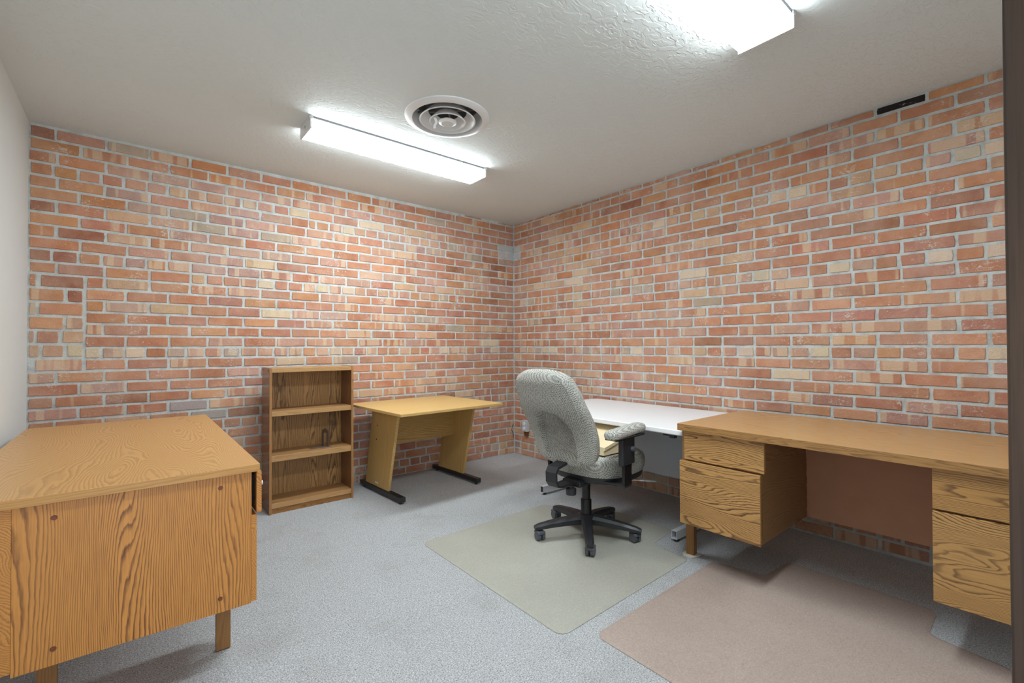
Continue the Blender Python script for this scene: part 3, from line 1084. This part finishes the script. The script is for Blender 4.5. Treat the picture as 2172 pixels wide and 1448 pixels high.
# ------------------------------------------------------------------ long brown desk by the right wall
RD = dict(x0=-0.954, x1=-0.19, y0=-3.93, y1=-2.500)
rd = thing('pedestal_desk', 'long brown oak desk with two drawer pedestals by the brick wall', 'desk', (-0.57, -3.2, 0))
top = box('desk_top', RD['x0'] + 0.0015, RD['x1'], RD['y0'], RD['y1'], 0.698, 0.735, M['desk_top'], rd, 0.0015)
box('top_edge_band', RD['x0'] - 0.001, RD['x0'] + 0.0016, RD['y0'] + 0.0005, RD['y1'] - 0.0005, 0.6985, 0.7335, M['desk_edge'], top, 0.0006, 1)
for k, (ya, yb) in enumerate(((-2.925, -2.502), (-3.918, -3.505))):
    pd = box('pedestal', -0.912, -0.352, ya + 0.016, yb - 0.002, 0.216, 0.6975, M['desk_side'], rd, 0.001)
    dm = (M['drawer_a'], M['drawer_b']) if k == 0 else (M['drawer_c'], M['drawer_a'])
    d = box('drawer_front', -0.931, -0.914, ya, yb - 0.024 if k == 0 else yb, 0.549, 0.694, dm[0], rd, 0.0015)
    o_ = 0.016 if k == 0 else 0.004
    d = box('drawer_front', -0.931 - o_, -0.914 - o_, ya + 0.012 * (k == 0), yb - 0.006 * (k == 0), 0.214, 0.541, dm[1], rd, 0.0015)
    if k == 0:
        box('drawer_box', -0.932, -0.905, ya + 0.03, yb - 0.02, 0.24, 0.53, M['desk_side'], d, 0.001)
box('modesty_panel', -0.350, -0.334, -3.506, -2.91, 0.216, 0.6975, M['hardboard'], rd, 0.001)
for lx, ly in ((-0.815, -2.498), (-0.42, -2.56), (-0.775, -3.87), (-0.42, -3.87)):
    rot = Matrix.Rotation(math.radians(8), 3, 'Z')
    z0 = 0.0085 if (lx, ly) == (-0.815, -2.498) else 0.0006
    box('leg', lx - 0.021, lx + 0.021, ly - 0.021, ly + 0.021, z0, 0.2155, M['leg_oak'], rd, 0.002, 2, False, rot, (lx, ly, 0))
# white plastic plate under the near leg
lx, ly = -0.815, -2.498
cp = [(lx + q[0] * 0.82, ly + q[1] * 0.82) for q in ((-0.05, -0.03), (-0.012, -0.044), (0.035, -0.05), (0.04, -0.03), (0.062, -0.022), (0.055, 0.015), (0.03, 0.045), (-0.03, 0.05), (-0.05, 0.035))]
cp = round_poly(cp, 0.012, 3)
v, f = prism_pts(cp, 0.0006, 0.0080)
tag(mesh('leg_coaster', v, f, M['cream_plastic']), 'thin cream plastic plate under a desk leg', 'coaster')

# ------------------------------------------------------------------ office chair (local: +X forward, +Y left)
CHX, CHY = -1.06, -1.955
FB = 0.0056                                  # top of the mat
ch = thing('office_chair', 'grey tweed swivel office chair with black five star base', 'chair', (CHX, CHY, 0), math.radians(6))
BP, BGl = M['black_plastic'], M['grey_plastic']
# five star base with casters
for k in range(5):
    a = math.radians(3 + 72 * k)
    R = Matrix.Rotation(a, 3, 'Z')
    bm = bmesh.new()
    secs = [(0.02, 0.130, 0.036, 0.050), (0.08, 0.127, 0.033, 0.046), (0.16, 0.118, 0.028, 0.040), (0.24, 0.106, 0.025, 0.033), (0.298, 0.095, 0.024, 0.027), (0.324, 0.086, 0.017, 0.018)]
    rings = []
    for r, zt_, hw, hh in secs:
        prof = [(-hw, zt_ - hh), (-hw, zt_ - hh * 0.35), (-hw * 0.6, zt_), (hw * 0.6, zt_), (hw, zt_ - hh * 0.35), (hw, zt_ - hh)]
        rings.append([bm.verts.new(R @ Vector((r, y, z))) for y, z in prof])
    for p_, q_ in zip(rings, rings[1:]):
        for i in range(6):
            bm.faces.new((p_[i], p_[(i + 1) % 6], q_[(i + 1) % 6], q_[i]))
    bm.faces.new(rings[0])
    bm.faces.new(rings[-1])
    leg = bm_obj('base_leg', bm, BP, ch, True, True)
    # caster: twin wheels under a hood, swivelled
    cx, cy = 0.298 * math.cos(a), 0.298 * math.sin(a)
    sw = math.radians((200, 70, 250, 20, 75)[k])
    SR = Matrix.Rotation(sw, 3, 'Z')
    T = Matrix.Translation((cx, cy, 0))
    rw = 0.0265
    wb = bmesh.new()
    for s_ in (-1, 1):
        bmesh.ops.create_cone(wb, cap_ends=True, segments=22, radius1=rw, radius2=rw * 0.94, depth=0.019,
                              matrix=T @ SR.to_4x4() @ Matrix.Translation((0.014, s_ * 0.0145, FB + rw + 0.0003)) @ Matrix.Rotation(-s_ * PI / 2, 4, 'X'))
    cst = bm_obj('caster_wheels', wb, BGl, leg, True, True)
    hb = bmesh.new()
    # hood: half shell over the wheels
    prof = []
    for i in range(9):
        th_ = math.radians(-15 + i * 25)
        prof.append((0.014 + (rw + 0.004) * math.cos(th_), FB + rw + (rw + 0.004) * math.sin(th_)))
    prev = None
    for w_ in (-0.0055, 0.0055):
        cur = [hb.verts.new(T @ (SR @ Vector((x, w_, z)))) for x, z in prof]
        hb.faces.new(cur)
        if prev:
            for i in range(len(prof)):
                j = (i + 1) % len(prof)
                hb.faces.new((prev[i], prev[j], cur[j], cur[i]))
        prev = cur
    for i in range(1):
        pass
    add_box(hb, -0.026 + 0.014, 0.026 + 0.014, -0.0245, 0.0245, FB + rw + 0.012, FB + rw * 2 + 0.004, 0.006, 2)
    vs_ = [v for v in hb.verts if v.index < 0 or True]
    bm2 = bmesh.new()
    hb.free()
    add_box(bm2, -0.016, 0.042, -0.0252, 0.0252, FB + rw + 0.010, FB + rw * 2 + 0.0035, 0.009, 3)
    bmesh.ops.transform(bm2, matrix=T @ SR.to_4x4(), verts=bm2.verts)
    add_tube(bm2, [(cx, cy, FB + rw * 2 - 0.004), (cx, cy, 0.078)], 0.007, 10)
    bm_obj('caster_hood', bm2, BGl, leg, True, True)
lathe('hub', [(0.05, 0.078), (0.058, 0.09), (0.054, 0.126), (0.038, 0.138)], 0, 0, BP, ch, 28, local=True)
lathe('column_sleeve', [(0.032, 0.07), (0.032, 0.218), (0.029, 0.224)], 0, 0, M['black_gloss'], ch, 28, local=True)
lathe('column', [(0.025, 0.222), (0.025, 0.335)], 0, 0, M['black_gloss'], ch, 24, local=True)
# seat mechanism, knobs and lever
mech = box('mechanism', -0.15, 0.14, -0.065, 0.065, 0.330, 0.366, BP, ch, 0.01, 3, True)
lathe('tension_knob', [(0.028, 0.292), (0.03, 0.298), (0.03, 0.326), (0.02, 0.332), (0.012, 0.334), (0.012, 0.345)], -0.175, -0.02, BP, mech, 20, local=True)
lathe('tilt_knob', [(0.024, 0.292), (0.027, 0.298), (0.027, 0.318), (0.012, 0.322)], 0.155, -0.12, BP, mech, 20, local=True)
tube('lever', [(0.08, -0.06, 0.335), (0.2, -0.16, 0.328), (0.29, -0.235, 0.316)], 0.005, M['chrome'], mech, 8, 1.0, True)
tube('lever_grip', [(0.28, -0.228, 0.3175), (0.30, -0.245, 0.314), (0.34, -0.275, 0.31)], [0.008, 0.012, 0.008], M['grey_enamel'], mech, 10, 0.5, True)


def loop_outline(hx, hy, n=40, e=3.2):
    o = []
    for k in range(n):
        a = 2 * PI * k / n
        c_, s_ = math.cos(a), math.sin(a)
        o.append((hx * math.copysign(abs(c_) ** (2 / e), c_), hy * math.copysign(abs(s_) ** (2 / e), s_)))
    return o


def soil_shade_attr(o, fn):
    me = o.data
    at = me.attributes.new('soil_shade', 'FLOAT', 'POINT')
    at.data.foreach_set('value', [fn(v.co) for v in me.vertices])


# seat pan and cushion
SCX = 0.13
out = loop_outline(0.256, 0.256, 44, 2.9)
rings = []
bm = bmesh.new()
for k_, z in ((0.86, 0.352), (0.93, 0.356), (0.955, 0.374), (0.955, 0.392)):
    rings.append([bm.verts.new((SCX + x * k_, y * k_, z + 0.018 * max(0, (x - 0.1) / 0.14) ** 2 * 0)) for x, y in out])
for p_, q_ in zip(rings, rings[1:]):
    for i in range(len(out)):
        j = (i + 1) % len(out)
        bm.faces.new((p_[i], p_[j], q_[j], q_[i]))
bm.faces.new(rings[0])
bm.faces.new(rings[-1])
bm_obj('seat_pan', bm, BP, ch, True, True)
bm = bmesh.new()
rings = []
out = loop_outline(0.255, 0.255, 56, 2.9)


def seat_z(x, y, z, top):
    dip = 0.016 * math.exp(-((x + 0.02) ** 2 + y * y) / 0.03) * top
    front = 0.008 * max(0.0, (x - 0.10) / 0.15) ** 2 * top
    wing = 0.014 * (abs(y) / 0.25) ** 2 * top
    return z - dip - front + wing


for k_, z, top_ in ((0.90, 0.386, 0), (0.965, 0.392, 0), (1.0, 0.412, 0), (1.01, 0.438, 0.1), (1.0, 0.464, 0.4), (0.97, 0.484, 0.7), (0.90, 0.497, 0.9), (0.76, 0.503, 1), (0.55, 0.504, 1), (0.35, 0.504, 1), (0.15, 0.504, 1)):
    rings.append([bm.verts.new((SCX + x * k_, y * k_, seat_z(x * k_, y * k_, z, top_))) for x, y in out])
for p_, q_ in zip(rings, rings[1:]):
    for i in range(len(out)):
        j = (i + 1) % len(out)
        bm.faces.new((p_[i], p_[j], q_[j], q_[i]))
bm.faces.new(rings[0])
bm.faces.new(rings[-1])
seat = bm_obj('seat', bm, M['fabric'], ch, True, True)
soil_shade_attr(seat, lambda c: max(0, 0.55 - ((c.x - 0.30) ** 2 + (c.y + 0.22) ** 2 + (c.z - 0.45) ** 2) / 0.004))
tube('seat_welt', [(SCX + x * 0.985, y * 0.985, seat_z(x * 0.985, y * 0.985, 0.4665, 0.55)) for x, y in out] + [(SCX + out[0][0] * 0.985, out[0][1] * 0.985, seat_z(out[0][0], 0, 0.4665, 0.55))], 0.004, M['fabric'], seat, 6, 1.0, True)

# backrest: lofted cushion leaning back
LEAN = math.radians(23.5)
B0 = Vector((-0.180, 0, 0.466))              # middle of the cushion at its lower end
BL = 0.603


def hw_(v):
    pts_ = [(0.0, 0.10), (0.03, 0.165), (0.08, 0.205), (0.16, 0.220), (0.28, 0.229), (0.42, 0.231), (0.58, 0.230), (0.74, 0.220), (0.86, 0.201), (0.93, 0.174), (0.975, 0.128), (1.0, 0.07)]
    for (a, b), (c_, d) in zip(pts_, pts_[1:]):
        if v <= c_:
            f_ = (v - a) / (c_ - a)
            f_ = f_ * f_ * (3 - 2 * f_) * 0.4 + f_ * 0.6
            return b + (d - b) * f_
    return pts_[-1][1]


def ht_(v):
    e = min(v, 1 - v)
    return 0.054 * min(1.0, math.sqrt(max(0.0, e) / 0.085) * 0.85 + 0.15)


def back_pt(v, y, w):
    """w: thickness offset, + is forward"""
    lum = 0.028 * math.sin(PI * min(1, v / 0.62)) - 0.03 * max(0, (v - 0.55)) ** 1.5
    wrap = 0.22 * y * y                       # wings curve forward
    d = w + lum + wrap
    up = v * BL
    return Vector((B0.x - math.sin(LEAN) * up + math.cos(LEAN) * d, y, B0.z + math.cos(LEAN) * up + math.sin(LEAN) * d))


NV, NA = 46, 72
bm = bmesh.new()
rings = []
for i in range(NV + 1):
    v = i / NV
    v = 0.5 - 0.5 * math.cos(PI * v)
    hw, ht = hw_(v), ht_(v)
    ring = []
    for k in range(NA):
        a = 2 * PI * k / NA
        c_, s_ = math.cos(a), math.sin(a)
        y = hw * math.copysign(abs(c_) ** (2 / 3.4), c_)
        w = ht * math.copysign(abs(s_) ** (2 / 3.0), s_)
        if w < 0:                             # arched hollow low on the back
            ay, av = abs(y) / 0.105, v
            ins = 1.0 if (av < 0.40 and ay < 1) else (1.0 if (av >= 0.40 and ay * ay + ((av - 0.40) / 0.20) ** 2 < 1) else 0.0)
            w += 0.026 * ins * min(1, max(0, (v - 0.03) / 0.1))
        ring.append(bm.verts.new(back_pt(v, y, w)))
    rings.append(ring)
for p_, q_ in zip(rings, rings[1:]):
    for i in range(NA):
        j = (i + 1) % NA
        bm.faces.new((p_[i], p_[j], q_[j], q_[i]))
bm.faces.new(rings[0])
bm.faces.new(rings[-1])
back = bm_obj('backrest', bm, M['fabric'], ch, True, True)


def back_soil_shade(c):
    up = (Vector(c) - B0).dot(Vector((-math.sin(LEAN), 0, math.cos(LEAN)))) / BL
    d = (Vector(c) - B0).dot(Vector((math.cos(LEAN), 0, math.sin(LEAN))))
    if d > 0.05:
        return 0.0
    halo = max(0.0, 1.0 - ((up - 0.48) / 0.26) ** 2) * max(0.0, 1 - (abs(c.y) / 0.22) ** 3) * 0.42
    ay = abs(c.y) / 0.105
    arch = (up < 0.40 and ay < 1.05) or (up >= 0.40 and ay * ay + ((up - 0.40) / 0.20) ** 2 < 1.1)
    return max(halo, 0.75 * max(0.0, min(1.0, (up - 0.05) / 0.35))) if arch else halo  # stain halo, plus shade of the arched hollow painted into the colour


soil_shade_attr(back, back_soil_shade)
for s_ in (-1, 1):
    tube('piping', [back_pt(v, s_ * hw_(v) * 0.885, -ht_(v) * 0.71) for v in [0.06 + 0.86 * q / 30 for q in range(31)]], 0.0035, M['fabric'], back, 6, 1.0, True)
# bar that carries the backrest
bm = bmesh.new()
path = [(-0.12, 0.354), (-0.255, 0.354), (-0.295, 0.363), (-0.314, 0.388), (-0.316, 0.44), (-0.300, 0.464), (-0.21, 0.480)]
rings = []
for i, (x, z) in enumerate(path):
    a, b = Vector(path[max(i - 1, 0)]), Vector(path[min(i + 1, len(path) - 1)])
    d = (b - a).normalized()
    nx, nz = -d.y, d.x
    rings.append([bm.verts.new((x + nx * s1, s2, z + nz * s1)) for s1, s2 in ((-0.007, -0.028), (-0.007, 0.046), (0.007, 0.046), (0.007, -0.028))])
for p_, q_ in zip(rings, rings[1:]):
    for i in range(4):
        j = (i + 1) % 4
        bm.faces.new((p_[i], p_[j], q_[j], q_[i]))
bm.faces.new(rings[0])
bm.faces.new(rings[-1])
bm_obj('back_bar', bm, BP, ch, False, True)

# armrests
for s_ in (-1, 1):
    ay = s_ * (0.305 if s_ < 0 else 0.285)
    AX = -0.032 if s_ < 0 else 0.04
    ar = box('armrest_post', AX - 0.075, AX + 0.050, ay - 0.016, ay + 0.016, 0.49, 0.642, BP, ch, 0.008, 3, True)
    box('inner_post', AX - 0.05, AX + 0.028, ay - 0.009, ay + 0.009, 0.375, 0.50, M['black_gloss'], ar, 0.004, 2, True)
    box('bracket', AX - 0.045, AX + 0.023, min(ay + s_ * 0.009, s_ * 0.07), max(ay + s_ * 0.009, s_ * 0.07), 0.366, 0.378, BP, ar, 0.003, 2, True)
    bm = bmesh.new()
    bmesh.ops.create_cone(bm, cap_ends=True, segments=18, radius1=0.014, radius2=0.012, depth=0.02,
                          matrix=Matrix.Translation((AX + 0.018, ay + s_ * 0.026, 0.574)) @ Matrix.Rotation(-s_ * PI / 2, 4, 'X'))
    bm_obj('arm_knob', bm, BGl, ar, True, True)
    box('pad_plate', AX - 0.17, AX + 0.125, ay - 0.038, ay + 0.038, 0.641, 0.653, M['black_gloss'], ar, 0.005, 2, True)
    bm = bmesh.new()
    rings = []
    NP = 26
    for i in range(NP + 1):
        u = i / NP
        x = AX - 0.198 + 0.352 * (0.5 - 0.5 * math.cos(PI * u))
        e = min(u, 1 - u)
        k_ = math.sqrt(max(0.0, 1 - (1 - min(1, (0.5 - 0.5 * math.cos(PI * u)) / 0.14 if u < 0.5 else (0.5 + 0.5 * math.cos(PI * u)) / 0.14)) ** 2))
        k_ = max(k_, 0.08)
        wd_ = 0.046 * k_
        hh = 0.026 * (0.35 + 0.65 * k_)
        zc = 0.676 + 0.008 * ((x - AX) / 0.2)
        rings.append([bm.verts.new((x, ay + wd_ * math.copysign(abs(math.cos(q)) ** 0.75, math.cos(q)), zc + hh * math.copysign(abs(math.sin(q)) ** 0.8, math.sin(q)))) for q in [2 * PI * m / 20 for m in range(20)]])
    for p_, q_ in zip(rings, rings[1:]):
        for i in range(20):
            j = (i + 1) % 20
            bm.faces.new((p_[i], p_[j], q_[j], q_[i]))
    bm.faces.new(rings[0])
    bm.faces.new(rings[-1])
    pad = bm_obj('arm_pad', bm, M['fabric'], ar, True, True)
    soil_shade_attr(pad, lambda c: 0.0)

# sloped pine box lying on the seat
wg = thing('slanted_box', 'pale plywood box with a slanted lid lying on the chair seat', 'wooden box', (CHX + 0.06, CHY - 0.02, 0.497))
wx0, wx1, wy0, wy1 = -1.09, -0.80, -2.125, -1.735
zl, zh, zb_ = 0.560, 0.630, 0.513
bm = bmesh.new()
vv = [bm.verts.new(p) for p in ((wx0, wy0 + 0.008, zb_), (wx1 - 0.008, wy0 + 0.008, zb_), (wx1 - 0.008, wy1 - 0.008, zb_), (wx0, wy1 - 0.008, zb_),
                                (wx0, wy0 + 0.008, zl - 0.018), (wx1 - 0.008, wy0 + 0.008, zh - 0.019), (wx1 - 0.008, wy1 - 0.008, zh - 0.019), (wx0, wy1 - 0.008, zl - 0.018))]
for q in ((0, 1, 2, 3), (4, 5, 6, 7), (0, 1, 5, 4), (1, 2, 6, 5), (2, 3, 7, 6), (3, 0, 4, 7)):
    bm.faces.new([vv[i] for i in q])
bm_obj('box_body', bm, M['pine'], wg)
bm = bmesh.new()
vv = [bm.verts.new(p) for p in ((wx0, wy0, zl - 0.0178), (wx1, wy0, zh - 0.0178), (wx1, wy1, zh - 0.0178), (wx0, wy1, zl - 0.0178), (wx0, wy0, zl), (wx1, wy0, zh), (wx1, wy1, zh), (wx0, wy1, zl))]
for q in ((0, 1, 2, 3), (4, 5, 6, 7), (0, 1, 5, 4), (1, 2, 6, 5), (2, 3, 7, 6), (3, 0, 4, 7)):
    bm.faces.new([vv[i] for i in q])
bm_obj('lid', bm, M['pine'], wg)

# ------------------------------------------------------------------ outlet and loose cable in the corner
ou = thing('wall_outlet', 'grey metal outlet box with two white sockets low on the brick wall', 'outlet', (-0.03, -0.215, 0.318))
box('box', -0.042, -0.002, -0.253, -0.177, 0.262, 0.378, M['grey_steel'], ou, 0.004)
pl = box('cover_plate', -0.045, -0.0425, -0.251, -0.179, 0.264, 0.376, M['grey_steel'], ou, 0.001)
for zz in (0.345, 0.297):
    bm = bmesh.new()
    bmesh.ops.create_cone(bm, cap_ends=True, segments=20, radius1=0.0175, radius2=0.017, depth=0.005,
                          matrix=Matrix.Translation((-0.0465, -0.215, zz)) @ Matrix.Rotation(PI / 2, 4, 'Y'))
    so = bm_obj('socket', bm, M['white_lam'], pl, True)
    for yy in (-0.222, -0.208):
        box('slot', -0.0495, -0.0488, yy - 0.0012, yy + 0.0012, zz - 0.002, zz + 0.007, M['dark_void'], so, 0, 1)
box('conduit_stub', -0.03, -0.004, -0.236, -0.196, 0.215, 0.2615, M['plug'], ou, 0.004)
tag(tube('cable', [(-0.022, -0.012, 0.31), (-0.04, -0.014, 0.285), (-0.045, -0.012, 0.25), (-0.028, -0.012, 0.222), (-0.02, -0.012, 0.20), (-0.024, -0.014, 0.165)], 0.003, M['black_gloss']),
    'short black cable end hanging from the brick corner', 'cable')
